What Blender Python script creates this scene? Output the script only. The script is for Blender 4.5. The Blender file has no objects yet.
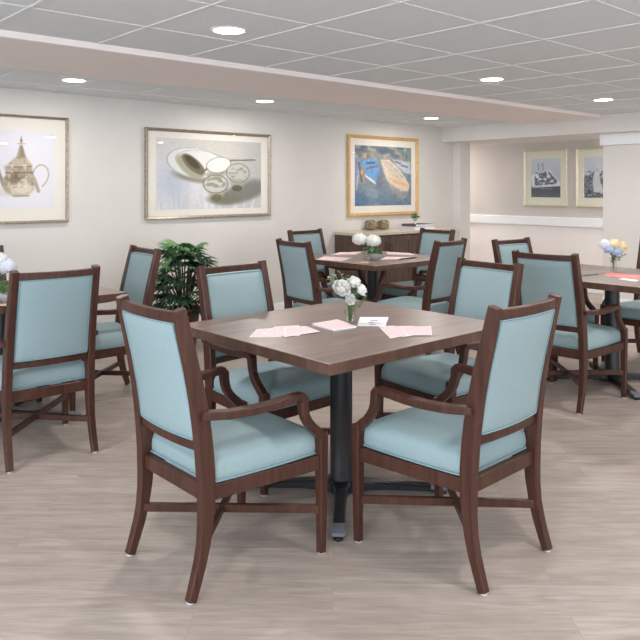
import bpy, bmesh, math, random
import numpy as np
from mathutils import Vector, Matrix

C = bpy.context.scene.collection
S = bpy.context.scene
R = math.radians
F, CX, YH, HC = 720.0, 320.0, 188.5, 1.38      # focal length in px, principal x, horizon row, camera height
CEIL = 2.227
BACK_Y = 6.29                                   # back wall plane
SOF_X, WALL_X, NOOK_X = 7.95, 8.19, 9.06        # soffit face, right wall face, alcove wall

# ------------------------------------------------------------------ camera, world, lights, exposure
cam = bpy.data.objects.new('camera', bpy.data.cameras.new('camera'))
C.objects.link(cam)
cam.location = (0, 0, HC)
cam.rotation_euler = (R(90), 0, R(-42))
cam.data.sensor_width = 36
cam.data.lens = 36 * F / 640
cam.data.shift_y = -(320 - YH) / 640
cam.data.clip_start = .05
S.camera = cam

world = bpy.data.worlds.new('world')
S.world = world
world.use_nodes = True
world.node_tree.nodes['Background'].inputs[0].default_value = (.75, .87, 1, 1)
world.node_tree.nodes['Background'].inputs[1].default_value = 1.0
S.view_settings.view_transform = 'Standard'
S.view_settings.look = 'None'
S.view_settings.gamma = 1
S.view_settings.use_curve_mapping = False
S.view_settings.exposure = 0.09


def area_light(name, loc, rot, sx, sy, power, col):
    l = bpy.data.lights.new(name, 'AREA')
    l.shape = 'RECTANGLE'
    l.size, l.size_y = sx, sy
    l.energy = power
    l.color = col
    o = bpy.data.objects.new(name, l)
    o.location = loc
    o.rotation_euler = rot
    C.objects.link(o)
    return o


# daylight through the windows behind the camera
WIN_L = [(-1.9, .1), (1.1, 3.1)]      # openings in the left wall (y ranges)
WIN_F = [(-1.6, 1.0), (2.4, 5.0)]     # openings in the front wall (x ranges)
WZ0, WZ1 = .75, 2.05
for a, b in WIN_L:
    area_light('daylight', (-3.15, (a + b) / 2, (WZ0 + WZ1) / 2), (R(90), 0, R(-90)), b - a, WZ1 - WZ0, 106, (.80, .90, 1))
for a, b in WIN_F:
    area_light('daylight', ((a + b) / 2, -3.15, (WZ0 + WZ1) / 2), (R(90), 0, 0), b - a, WZ1 - WZ0, 52, (.84, .92, 1))
area_light('alcove_fill', (8.62, 7.5, 2.0), (0, 0, 0), .3, .9, 18, (1, .98, .95))  # added unseen fill lamps without fixtures, to brighten the alcove
area_light('alcove_fill', (8.62, 3.3, 2.0), (0, 0, 0), .3, .9, 20, (1, .98, .95))
LAMP_W = 13.5
LAMP_COL = (1.0, .96, .92)


# ------------------------------------------------------------------ helpers
def lin(r, g, b):
    f = lambda v: (v / 255 / 12.92) if v / 255 <= .04045 else ((v / 255 + .055) / 1.055) ** 2.4
    return (f(r), f(g), f(b), 1)


CA, SA = math.cos(R(42)), math.sin(R(42))


def at(px, py, z):
    Z = F * (HC - z) / (py - YH)
    X = (px - CX) / F * Z
    return (X * CA + Z * SA, -X * SA + Z * CA)


def on_back(px, py, y=BACK_Y):       # pixel -> (x, z) on a plane of constant y
    r = (px - CX) / F
    Z = y / (CA - SA * r)
    return (r * Z * CA + Z * SA, HC + (YH - py) * Z / F)


def on_side(px, py, x):              # pixel -> (y, z) on a plane of constant x
    r = (px - CX) / F
    Z = x / (SA + CA * r)
    return (-r * Z * SA + Z * CA, HC + (YH - py) * Z / F)


def link(name, bm, m, parent=None, smooth=False):
    me = bpy.data.meshes.new(name)
    bmesh.ops.recalc_face_normals(bm, faces=bm.faces)
    bm.to_mesh(me)
    bm.free()
    if isinstance(m, (list, tuple)):
        for k in m:
            me.materials.append(k)
    else:
        me.materials.append(m)
    if smooth:
        for p in me.polygons:
            p.use_smooth = True
    o = bpy.data.objects.new(name, me)
    C.objects.link(o)
    if parent:
        o.parent = parent
    return o


def tag(o, label, cat, group=None, kind=None):
    o['label'] = label
    o['category'] = cat
    if group:
        o['group'] = group
    if kind:
        o['kind'] = kind
    return o


def thing(name, loc, rz, label, cat, group=None):
    o = bpy.data.objects.new(name, None)
    o.empty_display_size = .1
    C.objects.link(o)
    o.location = loc
    o.rotation_euler = (0, 0, rz)
    return tag(o, label, cat, group)


def struct(name, bm, m, smooth=False):
    o = link(name, bm, m, None, smooth)
    o['kind'] = 'structure'
    return o


def dup(o, parent=None):
    c = o.copy()
    C.objects.link(c)
    if parent:
        c.parent = parent
    for ch in list(o.children):
        dup(ch, c)
    return c


def box(bm, x0, x1, y0, y1, z0, z1, mi=0):
    vs = [bm.verts.new(p) for p in [(x0, y0, z0), (x1, y0, z0), (x1, y1, z0), (x0, y1, z0),
                                    (x0, y0, z1), (x1, y0, z1), (x1, y1, z1), (x0, y1, z1)]]
    for f in [(0, 3, 2, 1), (4, 5, 6, 7), (0, 1, 5, 4), (1, 2, 6, 5), (2, 3, 7, 6), (3, 0, 4, 7)]:
        bm.faces.new([vs[i] for i in f]).material_index = mi
    return bm


def nbox(*a):
    return box(bmesh.new(), *a)


def bevel(bm, w, seg=2):
    bmesh.ops.bevel(bm, geom=list(bm.edges), offset=w, segments=seg, affect='EDGES', profile=.5)
    return bm


def loft(bm, loops, cap0=True, cap1=True, closed=True, smooth=True):
    rings = [[bm.verts.new(p) for p in lp] for lp in loops]
    n = len(rings[0])
    for a, b in zip(rings, rings[1:]):
        for i in range(n if closed else n - 1):
            j = (i + 1) % n
            f = bm.faces.new((a[i], a[j], b[j], b[i]))
            f.smooth = smooth
    for flag, r in ((cap0, rings[0]), (cap1, rings[-1])):
        if flag:
            c = sum((v.co for v in r), Vector()) / n
            cv = bm.verts.new(c)
            for i in range(n):
                f = bm.faces.new((r[i], r[(i + 1) % n], cv))
                f.smooth = smooth
    return bm


def sweep(bm, pts, wu, ws, up, ch=.2):
    """rectangular chamfered section along pts; wu = full width along up, ws = width along the third axis"""
    pts = [Vector(p) for p in pts]
    n = len(pts)
    loops = []
    for i, p in enumerate(pts):
        t = (pts[min(i + 1, n - 1)] - pts[max(i - 1, 0)]).normalized()
        u0 = Vector(up)
        s = t.cross(u0).normalized()
        u = s.cross(t).normalized()
        a = (wu[i] if isinstance(wu, (list, tuple)) else wu) / 2
        b = (ws[i] if isinstance(ws, (list, tuple)) else ws) / 2
        c = min(a, b) * ch
        lp = [(a, b - c), (a - c, b), (-a + c, b), (-a, b - c), (-a, -b + c), (-a + c, -b), (a - c, -b), (a, -b + c)]
        loops.append([p + u * q[0] + s * q[1] for q in lp])
    loft(bm, loops, smooth=False)
    return bm


def tube(bm, pts, r, n=8, caps=True):
    pts = [Vector(p) for p in pts]
    m = len(pts)
    loops = []
    ref = None
    for i, p in enumerate(pts):
        t = (pts[min(i + 1, m - 1)] - pts[max(i - 1, 0)]).normalized()
        if ref is None:
            ref = t.orthogonal().normalized()
        ref = (ref - t * ref.dot(t)).normalized()
        b = t.cross(ref)
        rr = r[i] if isinstance(r, (list, tuple)) else r
        loops.append([p + (ref * math.cos(2 * math.pi * k / n) + b * math.sin(2 * math.pi * k / n)) * rr for k in range(n)])
    return loft(bm, loops, caps, caps)


def ring_tube(bm, pts, r, n=6):
    pts = [Vector(p) for p in pts]
    m = len(pts)
    rings = []
    nrm = Vector((0, 0, 0))
    c = sum(pts, Vector()) / m
    for i in range(m):
        nrm += (pts[i] - c).cross(pts[(i + 1) % m] - c)
    nrm.normalize()
    for i, p in enumerate(pts):
        t = (pts[(i + 1) % m] - pts[i - 1]).normalized()
        b = t.cross(nrm).normalized()
        u = b.cross(t)
        rings.append([bm.verts.new(p + (u * math.cos(2 * math.pi * k / n) + b * math.sin(2 * math.pi * k / n)) * r) for k in range(n)])
    for i in range(m):
        a, bb = rings[i], rings[(i + 1) % m]
        for k in range(n):
            f = bm.faces.new((a[k], a[(k + 1) % n], bb[(k + 1) % n], bb[k]))
            f.smooth = True
    return bm


def lathe(bm, prof, n=32, cx=0, cy=0, caps=(True, True)):
    return loft(bm, [[(cx + r * math.cos(2 * math.pi * k / n), cy + r * math.sin(2 * math.pi * k / n), z) for k in range(n)]
                     for r, z in prof], caps[0], caps[1])


# ------------------------------------------------------------------ materials
def mat(name, col, rough=.5, metal=0, spec=.5, coat=0, emit=None):
    m = bpy.data.materials.new(name)
    m.use_nodes = True
    b = m.node_tree.nodes['Principled BSDF']
    b.inputs['Base Color'].default_value = col
    b.inputs['Roughness'].default_value = rough
    b.inputs['Metallic'].default_value = metal
    b.inputs['Specular IOR Level'].default_value = spec
    b.inputs['Coat Weight'].default_value = coat
    if emit:
        b.inputs['Emission Color'].default_value = emit[0]
        b.inputs['Emission Strength'].default_value = emit[1]
    return m


def nodes(m):
    nt = m.node_tree
    return nt, nt.nodes, nt.links, nt.nodes['Principled BSDF']


def noise_mat(name, c1, c2, scale=(1, 1, 1), nscale=5, detail=4, rough=.5, bump=0, bscale=None, spec=.5, lo=.35, hi=.65, coord='Object', rot=0, coat=0):
    m = mat(name, c1, rough, spec=spec, coat=coat)
    nt, N, L, b = nodes(m)
    tc = N.new('ShaderNodeTexCoord')
    mp = N.new('ShaderNodeMapping')
    mp.inputs['Scale'].default_value = scale
    mp.inputs['Rotation'].default_value = (0, 0, rot)
    L.new(tc.outputs[coord], mp.inputs[0])
    nz = N.new('ShaderNodeTexNoise')
    nz.inputs['Scale'].default_value = nscale
    nz.inputs['Detail'].default_value = detail
    L.new(mp.outputs[0], nz.inputs['Vector'])
    cr = N.new('ShaderNodeValToRGB')
    cr.color_ramp.elements[0].position = lo
    cr.color_ramp.elements[1].position = hi
    cr.color_ramp.elements[0].color = c1
    cr.color_ramp.elements[1].color = c2
    L.new(nz.outputs[0], cr.inputs[0])
    L.new(cr.outputs[0], b.inputs['Base Color'])
    if bump:
        nb = N.new('ShaderNodeTexNoise')
        nb.inputs['Scale'].default_value = bscale or nscale
        nb.inputs['Detail'].default_value = 3
        L.new(mp.outputs[0], nb.inputs['Vector'])
        bp = N.new('ShaderNodeBump')
        bp.inputs['Strength'].default_value = bump
        bp.inputs['Distance'].default_value = .002
        L.new(nb.outputs[0], bp.inputs['Height'])
        L.new(bp.outputs[0], b.inputs['Normal'])
    return m


M = {}
M['wall'] = noise_mat('wall_paint', lin(221, 217, 212), lin(224, 220, 215), nscale=3, rough=.75, bump=.05, bscale=150, spec=.25)
M['wall_right'] = noise_mat('wall_right_paint', lin(226, 222, 218), lin(229, 225, 221), nscale=3, rough=.75, bump=.05, bscale=150, spec=.25)
M['nook_upper'] = noise_mat('alcove_taupe_paint', lin(206, 199, 195), lin(209, 202, 198), nscale=3, rough=.75, bump=.05, bscale=150, spec=.25)
M['nook_lower'] = noise_mat('alcove_cream_paint', lin(246, 241, 238), lin(248, 243, 240), nscale=3, rough=.75, bump=.05, bscale=150, spec=.25)
M['beam'] = noise_mat('beam_paint', lin(246, 236, 233), lin(248, 238, 235), nscale=3, rough=.75, spec=.25)
M['trim'] = mat('white_trim_paint', lin(248, 250, 252), .4)
M['tile'] = noise_mat('ceiling_tile', lin(226, 231, 233), lin(232, 237, 239), nscale=120, detail=5, rough=.9, bump=.4, bscale=220, spec=.1, lo=.4, hi=.6)
M['tbar'] = mat('ceiling_grid_metal', lin(231, 233, 233), .7)
M['black_metal'] = mat('black_powder_coated_metal', lin(34, 35, 40), .35, spec=.6)
M['grey_cap'] = mat('worn_grey_metal', lin(120, 122, 130), .4, spec=.5)
M['rubber'] = mat('black_rubber', lin(18, 18, 20), .6)
M['glide'] = mat('pale_plastic', lin(200, 202, 205), .4)
M['piping'] = mat('blue_fabric_piping', lin(124, 150, 157), .85, spec=.2)
M['paper'] = mat('white_paper', lin(240, 238, 242), .6)
M['mark'] = mat('grey_print', lin(95, 90, 105), .6)
M['pink'] = noise_mat('pink_print', lin(240, 192, 194), lin(242, 222, 224), scale=(90, 160, 1), nscale=1, rough=.6, lo=.4, hi=.6)
M['red_paper'] = noise_mat('red_print', lin(226, 124, 118), lin(236, 158, 150), nscale=20, rough=.6)
M['gold'] = noise_mat('gold_leaf_frame', lin(205, 165, 105), lin(222, 188, 130), nscale=30, rough=.38, spec=.6)
M['gold'].node_tree.nodes['Principled BSDF'].inputs['Metallic'].default_value = .35
M['silver'] = noise_mat('antique_silver_frame', lin(146, 132, 116), lin(176, 164, 148), nscale=40, rough=.35, spec=.6)
M['silver'].node_tree.nodes['Principled BSDF'].inputs['Metallic'].default_value = .4
M['champagne'] = noise_mat('champagne_frame', lin(206, 198, 172), lin(226, 218, 196), nscale=40, rough=.35, spec=.6)
M['champagne'].node_tree.nodes['Principled BSDF'].inputs['Metallic'].default_value = .3
M['mount'] = mat('cream_mount_board', lin(238, 232, 222), .8)
M['mount_green'] = mat('pale_green_mount_board', lin(226, 224, 207), .8)
M['cab'] = noise_mat('dark_walnut_veneer', lin(72, 56, 48), lin(92, 72, 62), scale=(12, 12, 1), nscale=3, rough=.4)
M['stone'] = noise_mat('beige_stone_top', lin(196, 182, 164), lin(206, 194, 178), nscale=14, rough=.3)
M['bark'] = noise_mat('woven_brown_bark', lin(96, 80, 56), lin(176, 160, 130), nscale=45, detail=5, rough=.7, bump=.6, bscale=60)
M['leaf'] = noise_mat('palm_leaf_green', lin(20, 46, 30), lin(42, 76, 46), nscale=9, rough=.45, spec=.4)
M['leaf_light'] = noise_mat('young_palm_leaf_green', lin(84, 128, 76), lin(118, 158, 100), nscale=9, rough=.45, spec=.4)
M['stem'] = mat('green_stem', lin(88, 120, 70), .5)
M['stem_brown'] = mat('brown_palm_stem', lin(74, 60, 42), .7)
M['soil'] = noise_mat('potting_soil', lin(50, 38, 30), lin(78, 60, 48), nscale=60, rough=.9)
M['pot'] = mat('maroon_glazed_pot', lin(98, 48, 46), .35)
M['grey_pot'] = mat('grey_ceramic', lin(168, 164, 168), .5)
M['white_petal'] = noise_mat('white_petals', lin(240, 238, 234), lin(250, 249, 246), nscale=30, rough=.6)
M['lilac_petal'] = noise_mat('pale_blue_white_petals', lin(226, 228, 240), lin(238, 238, 246), nscale=30, rough=.6)
M['blue_petal'] = noise_mat('blue_petals', lin(172, 192, 226), lin(196, 210, 236), nscale=30, rough=.6)
M['yellow_petal'] = noise_mat('yellow_petals', lin(238, 216, 160), lin(248, 236, 204), nscale=30, rough=.6)
M['moss'] = noise_mat('green_moss', lin(46, 78, 42), lin(104, 134, 80), nscale=60, rough=.8, bump=.6, bscale=90)
M['sage'] = mat('sage_green_leaves', lin(128, 158, 118), .6)
M['tan'] = mat('tan_slice', lin(196, 172, 140), .7)
M['book_dark'] = mat('violet_grey_book_cover', lin(92, 82, 98), .5)
M['book_light'] = mat('pale_lilac_book_cover', lin(220, 214, 226), .5)
M['lens'] = mat('glowing_lamp_lens', (1, 1, 1, 1), .5, emit=((1, .98, .95, 1), 14))
M['lamp_trim'] = mat('white_lamp_ring', lin(240, 240, 240), .4)
M['green_card'] = mat('dark_green_card', lin(74, 92, 86), .5)


def wood(name, dark, mid, light, axis='z', rough=.33, freq=1.0, coat=.15):
    """fine streaks that run along one object axis"""
    m = mat(name, mid, rough, spec=.35, coat=coat)
    nt, N, L, b = nodes(m)
    b.inputs['Coat Roughness'].default_value = .25
    tc = N.new('ShaderNodeTexCoord')
    mp = N.new('ShaderNodeMapping')
    s = {'x': (1.2, 22, 22), 'y': (22, 1.2, 22), 'z': (22, 22, 1.2)}[axis]
    mp.inputs['Scale'].default_value = [v * freq for v in s]
    L.new(tc.outputs['Object'], mp.inputs[0])
    nz = N.new('ShaderNodeTexNoise')
    nz.inputs['Scale'].default_value = 2.2
    nz.inputs['Detail'].default_value = 6
    nz.inputs['Distortion'].default_value = .4
    L.new(mp.outputs[0], nz.inputs['Vector'])
    cr = N.new('ShaderNodeValToRGB')
    e = cr.color_ramp.elements
    e[0].position, e[0].color = .28, dark
    e[1].position, e[1].color = .72, light
    k = e.new(.5)
    k.color = mid
    L.new(nz.outputs[0], cr.inputs[0])
    L.new(cr.outputs[0], b.inputs['Base Color'])
    return m


M['frame_wood'] = wood('brown_stained_wood', lin(58, 31, 22), lin(70, 41, 31), lin(82, 51, 40), 'z', .42, coat=.05)


def table_wood():
    m = mat('walnut_table_veneer', lin(120, 95, 82), .42, spec=.7, coat=.5)
    nt, N, L, b = nodes(m)
    b.inputs['Coat Roughness'].default_value = .3
    tc = N.new('ShaderNodeTexCoord')
    mp = N.new('ShaderNodeMapping')
    mp.inputs['Scale'].default_value = (1.4, 20, 20)
    L.new(tc.outputs['Object'], mp.inputs[0])
    nz = N.new('ShaderNodeTexNoise')
    nz.inputs['Scale'].default_value = 1.6
    nz.inputs['Detail'].default_value = 7
    nz.inputs['Distortion'].default_value = .6
    L.new(mp.outputs[0], nz.inputs['Vector'])
    cr = N.new('ShaderNodeValToRGB')
    e = cr.color_ramp.elements
    e[0].position, e[0].color = .25, lin(90, 68, 58)
    e[1].position, e[1].color = .75, lin(134, 110, 98)
    L.new(nz.outputs[0], cr.inputs[0])
    br = N.new('ShaderNodeTexBrick')
    br.inputs['Scale'].default_value = 1
    br.inputs['Brick Width'].default_value = .62
    br.inputs['Row Height'].default_value = .085
    br.inputs['Mortar Size'].default_value = 0
    br.inputs['Color1'].default_value = (.92, .92, .92, 1)
    br.inputs['Color2'].default_value = (1.08, 1.07, 1.06, 1)
    L.new(tc.outputs['Object'], br.inputs['Vector'])
    mx = N.new('ShaderNodeMix')
    mx.data_type = 'RGBA'
    mx.blend_type = 'MULTIPLY'
    mx.inputs[0].default_value = 1
    L.new(cr.outputs[0], mx.inputs[6])
    L.new(br.outputs[0], mx.inputs[7])
    L.new(mx.outputs[2], b.inputs['Base Color'])
    return m


M['table_wood'] = table_wood()


M['edge_wood'] = wood('dark_stained_table_edge', lin(76, 52, 42), lin(90, 64, 53), lin(104, 76, 64), 'z', .42, .5)


def fabric():
    m = mat('light_blue_woven_vinyl', lin(165, 196, 202), .55, spec=.35)
    nt, N, L, b = nodes(m)
    tc = N.new('ShaderNodeTexCoord')
    outs = []
    for sc in ((500, 90, 90), (90, 500, 500)):
        mp = N.new('ShaderNodeMapping')
        mp.inputs['Scale'].default_value = sc
        L.new(tc.outputs['Object'], mp.inputs[0])
        nz = N.new('ShaderNodeTexNoise')
        nz.inputs['Scale'].default_value = 1.4
        nz.inputs['Detail'].default_value = 3
        L.new(mp.outputs[0], nz.inputs['Vector'])
        outs.append(nz)
    ad = N.new('ShaderNodeMath')
    ad.operation = 'ADD'
    L.new(outs[0].outputs[0], ad.inputs[0])
    L.new(outs[1].outputs[0], ad.inputs[1])
    mr = N.new('ShaderNodeMapRange')
    mr.inputs['From Min'].default_value = .75
    mr.inputs['From Max'].default_value = 1.25
    L.new(ad.outputs[0], mr.inputs[0])
    cr = N.new('ShaderNodeValToRGB')
    cr.color_ramp.elements[0].color = lin(137, 158, 163)
    cr.color_ramp.elements[1].color = lin(150, 171, 175)
    L.new(mr.outputs[0], cr.inputs[0])
    L.new(cr.outputs[0], b.inputs['Base Color'])
    bp = N.new('ShaderNodeBump')
    bp.inputs['Strength'].default_value = .25
    bp.inputs['Distance'].default_value = .001
    L.new(mr.outputs[0], bp.inputs['Height'])
    L.new(bp.outputs[0], b.inputs['Normal'])
    return m


M['fabric'] = fabric()


def floor_mat():
    m = mat('greige_wood_plank_vinyl', lin(170, 154, 144), .5, spec=.35)
    nt, N, L, b = nodes(m)
    tc = N.new('ShaderNodeTexCoord')
    rt = N.new('ShaderNodeMapping')
    rt.inputs['Rotation'].default_value = (0, 0, R(43))
    L.new(tc.outputs['Object'], rt.inputs[0])
    br = N.new('ShaderNodeTexBrick')
    br.offset = .37
    br.inputs['Scale'].default_value = 1
    br.inputs['Brick Width'].default_value = 1.22
    br.inputs['Row Height'].default_value = .18
    br.inputs['Mortar Size'].default_value = .0012
    br.inputs['Mortar Smooth'].default_value = .3
    br.inputs['Color1'].default_value = (0, 0, 0, 1)
    br.inputs['Color2'].default_value = (1, 1, 1, 1)
    br.inputs['Mortar'].default_value = (.5, .5, .5, 1)
    L.new(rt.outputs[0], br.inputs['Vector'])
    # the grain is offset per plank
    sc = N.new('ShaderNodeVectorMath')
    sc.operation = 'SCALE'
    sc.inputs['Scale'].default_value = 7.3
    L.new(br.outputs['Color'], sc.inputs[0])
    ad = N.new('ShaderNodeVectorMath')
    ad.operation = 'ADD'
    L.new(rt.outputs[0], ad.inputs[0])
    L.new(sc.outputs[0], ad.inputs[1])
    gr = []
    for s, n, d in (((2.6, 26, 1), 1.3, 8), ((9, 130, 1), 1.3, 4), ((2.2, 7, 1), 1.2, 4)):
        mp = N.new('ShaderNodeMapping')
        mp.inputs['Scale'].default_value = s
        L.new(ad.outputs[0], mp.inputs[0])
        nz = N.new('ShaderNodeTexNoise')
        nz.inputs['Scale'].default_value = n
        nz.inputs['Detail'].default_value = d
        nz.inputs['Distortion'].default_value = .9
        L.new(mp.outputs[0], nz.inputs['Vector'])
        gr.append(nz)

    def math2(op, a, bb):
        q = N.new('ShaderNodeMath')
        q.operation = op
        for i, v in enumerate((a, bb)):
            if isinstance(v, (int, float)):
                q.inputs[i].default_value = v
            else:
                L.new(v, q.inputs[i])
        return q.outputs[0]
    v = math2('ADD', math2('MULTIPLY', gr[0].outputs[0], .5), math2('MULTIPLY', gr[1].outputs[0], .25))
    v = math2('ADD', v, math2('MULTIPLY', gr[2].outputs[0], .25))
    v = math2('ADD', v, math2('MULTIPLY', math2('SUBTRACT', br.outputs['Color'], .5), .05))
    cr = N.new('ShaderNodeValToRGB')
    e = cr.color_ramp.elements
    e[0].position, e[0].color = .30, lin(146, 131, 122)
    e[1].position, e[1].color = .68, lin(185, 173, 165)
    k = e.new(.48)
    k.color = lin(166, 152, 143)
    L.new(v, cr.inputs[0])
    mx = N.new('ShaderNodeMix')
    mx.data_type = 'RGBA'
    L.new(br.outputs['Fac'], mx.inputs[0])
    L.new(cr.outputs[0], mx.inputs[6])
    mx.inputs[7].default_value = lin(158, 144, 135)
    L.new(mx.outputs[2], b.inputs['Base Color'])
    bp = N.new('ShaderNodeBump')
    bp.inputs['Strength'].default_value = .15
    bp.inputs['Distance'].default_value = .002
    L.new(v, bp.inputs['Height'])
    L.new(bp.outputs[0], b.inputs['Normal'])
    return m


M['floor'] = floor_mat()


def glass_mat(name, tint=(1, 1, 1, 1), ior=1.45, rough=0.0, boost=1.0):
    """clear glass: what the fresnel does not mirror passes straight through"""
    m = bpy.data.materials.new(name)
    m.use_nodes = True
    N, L = m.node_tree.nodes, m.node_tree.links
    N.clear()
    out = N.new('ShaderNodeOutputMaterial')
    tr = N.new('ShaderNodeBsdfTransparent')
    tr.inputs[0].default_value = tint
    gl = N.new('ShaderNodeBsdfGlossy')
    gl.inputs['Roughness'].default_value = rough
    fr = N.new('ShaderNodeFresnel')
    fr.inputs[0].default_value = ior
    mu = N.new('ShaderNodeMath')
    mu.operation = 'MULTIPLY'
    mu.use_clamp = True
    mu.inputs[1].default_value = boost
    # faces met from inside the glass add no second mirror image
    ge = N.new('ShaderNodeNewGeometry')
    sb_ = N.new('ShaderNodeMath')
    sb_.operation = 'SUBTRACT'
    sb_.inputs[0].default_value = 1
    L.new(ge.outputs['Backfacing'], sb_.inputs[1])
    m0 = N.new('ShaderNodeMath')
    m0.operation = 'MULTIPLY'
    L.new(fr.outputs[0], m0.inputs[0])
    L.new(sb_.outputs[0], m0.inputs[1])
    L.new(m0.outputs[0], mu.inputs[0])
    mx = N.new('ShaderNodeMixShader')
    L.new(mu.outputs[0], mx.inputs[0])
    L.new(tr.outputs[0], mx.inputs[1])
    L.new(gl.outputs[0], mx.inputs[2])
    L.new(mx.outputs[0], out.inputs[0])
    return m


M['pane'] = glass_mat('picture_glass')
M['vase_glass'] = glass_mat('clear_vase_glass', (.93, .96, .94, 1), 1.6, .03, 2.2)

# ------------------------------------------------------------------ the room
XL, YF = -3.0, -3.0
struct('floor', nbox(XL, 10.0, YF, BACK_Y, -.06, 0), M['floor'])

bm = bmesh.new()
BY0, BY1, BZ = 3.99, 4.99, 2.190
box(bm, XL, 10.0, YF, BACK_Y + .15, CEIL, CEIL + .1)
struct('ceiling', bm, M['tile'])
bm = bmesh.new()
G = .61
gx = [2.461 + G * k for k in range(-8, 9)]
gy = [2.80 + G * k for k in range(-9, 6)]
for x in gx:
    if x < SOF_X:
        box(bm, x - .008, x + .008, YF, BY0, CEIL - .004, CEIL)
        box(bm, x - .008, x + .008, BY1, BACK_Y, CEIL - .004, CEIL)
for y in gy:
    if y < BY0 - .02 or BY1 + .02 < y < BACK_Y:
        box(bm, XL, SOF_X, y - .008, y + .008, CEIL - .0035, CEIL)
struct('trim_1', bm, M['tbar'])
# the shallow painted beam
bm = nbox(XL, SOF_X, BY0, BY1, BZ, CEIL + .01)
bevel(bm, .008, 3)
struct('trim_2', bm, M['beam'])

struct('wall_back', nbox(XL, WALL_X, BACK_Y, BACK_Y + .15, 0, CEIL), M['wall'])
# soffit and right wall with the alcove opening
struct('wall_soffit', nbox(SOF_X, NOOK_X, YF, BACK_Y, 2.022, CEIL), M['wall_right'])
STUB_Y = BACK_Y - .122
bm = nbox(WALL_X, WALL_X + .23, STUB_Y, BACK_Y + .15, 0, 2.022)
struct('wall_stub', bm, M['wall_right'])
RW_Y = on_side(603, 200, WALL_X)[0]
struct('wall_right', nbox(WALL_X, WALL_X + .12, YF, RW_Y, 0, 2.022), M['wall_right'])
RZ0, RZ1 = on_side(536, 225.2, NOOK_X)[1], on_side(536, 216.4, NOOK_X)[1]
struct('wall_alcove_upper', nbox(NOOK_X, NOOK_X + .15, 0, 8.5, (RZ0 + RZ1) / 2, 2.3), M['nook_upper'])
struct('wall_alcove_lower', nbox(NOOK_X, NOOK_X + .15, 0, 8.5, 0, (RZ0 + RZ1) / 2), M['nook_lower'])
bm = nbox(NOOK_X - .035, NOOK_X, .2, 8.3, RZ0, RZ1)
bevel(bm, .008, 2)
struct('trim_3', bm, M['trim'])
struct('wall_alcove_end', nbox(WALL_X + .23, NOOK_X, 8.3, 8.45, 0, 2.3), M['nook_lower'])
struct('wall_alcove_near', nbox(WALL_X + .12, NOOK_X, -.1, .1, 0, 2.022), M['nook_lower'])
struct('floor_alcove', nbox(WALL_X, NOOK_X + .15, BACK_Y, 8.5, -.06, 0), M['floor'])
struct('wall_alcove_west', nbox(WALL_X + .08, WALL_X + .23, BACK_Y + .15, 8.45, 0, 2.12), M['nook_lower'])
struct('ceiling_alcove', nbox(WALL_X + .23, NOOK_X, BACK_Y, 8.5, 2.022, 2.12), M['wall_right'])
# white head board over the opening edge
by = on_side(599.5, 140, WALL_X - .05)[0]
bm = nbox(WALL_X - .05, WALL_X, YF, by, on_side(620, 144.6, WALL_X - .05)[1], 2.022)
bevel(bm, .006, 2)
struct('trim_4', bm, M['trim'])
for nm, b_ in (('baseboard_back', (XL, WALL_X, BACK_Y - .014, BACK_Y, 0, .10)),
               ('baseboard_right', (WALL_X - .014, WALL_X, YF, RW_Y, 0, .10)),
               ('baseboard_alcove', (NOOK_X - .014, NOOK_X, .1, 8.3, 0, .10))):
    bm = nbox(*b_)
    bevel(bm, .004, 2)
    struct(nm, bm, M['trim'])


def wall_with_windows(name, axis, pos, lo, hi, wins, base):
    bm = bmesh.new()

    def seg(a, b, z0, z1):
        if axis == 'x':
            box(bm, pos - .15, pos, a, b, z0, z1)
        else:
            box(bm, a, b, pos - .15, pos, z0, z1)
    e = lo
    for a, b in wins:
        seg(e, a, 0, CEIL)
        seg(a, b, 0, WZ0)
        seg(a, b, WZ1, CEIL)
        e = b
    seg(e, hi, 0, CEIL)
    struct(name, bm, M['wall'])
    for k, (a, b) in enumerate(wins):
        bm = bmesh.new()
        for (p, q, z0, z1) in ((a, b, WZ0, WZ0 + .05), (a, b, WZ1 - .05, WZ1), (a, a + .05, WZ0, WZ1), (b - .05, b, WZ0, WZ1),
                               ((a + b) / 2 - .02, (a + b) / 2 + .02, WZ0, WZ1)):
            if axis == 'x':
                box(bm, pos - .08, pos - .03, p, q, z0, z1)
            else:
                box(bm, p, q, pos - .08, pos - .03, z0, z1)
        struct('window_%d' % (base + k), bm, M['trim'])


wall_with_windows('wall_left', 'x', XL, YF, BACK_Y, WIN_L, 1)
wall_with_windows('wall_front', 'y', YF, XL, 10.0, WIN_F, 3)


# ------------------------------------------------------------------ dining chair
def interp(tab, z):
    for (a, b), (c, d) in zip(tab, tab[1:]):
        if z <= c:
            return b + (d - b) * (z - a) / (c - a)
    return tab[-1][1]


POST = [(0, -.309), (.05, -.292), (.11, -.272), (.18, -.256), (.26, -.246), (.36, -.243), (.45, -.247), (.55, -.257),
        (.65, -.272), (.76, -.294), (.87, -.320), (.980, -.346)]
POSTD = [(0, .033), (.18, .043), (.36, .060), (.50, .061), (.65, .056), (.80, .048), (.985, .040)]
BOW = .020


def px_(z):
    return .213 - .011 * z


def yb(x, z):
    return interp(POST, z) - BOW * (1 - (x / .21) ** 2)


def rrect(hx, hy, r, n=5):
    out = []
    for cx, cy, a0 in ((hx - r, hy - r, 0), (-hx + r, hy - r, 90), (-hx + r, -hy + r, 180), (hx - r, -hy + r, 270)):
        for k in range(n + 1):
            a = R(a0 + 90 * k / n)
            out.append((cx + r * math.cos(a), cy + r * math.sin(a)))
    return out


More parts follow.
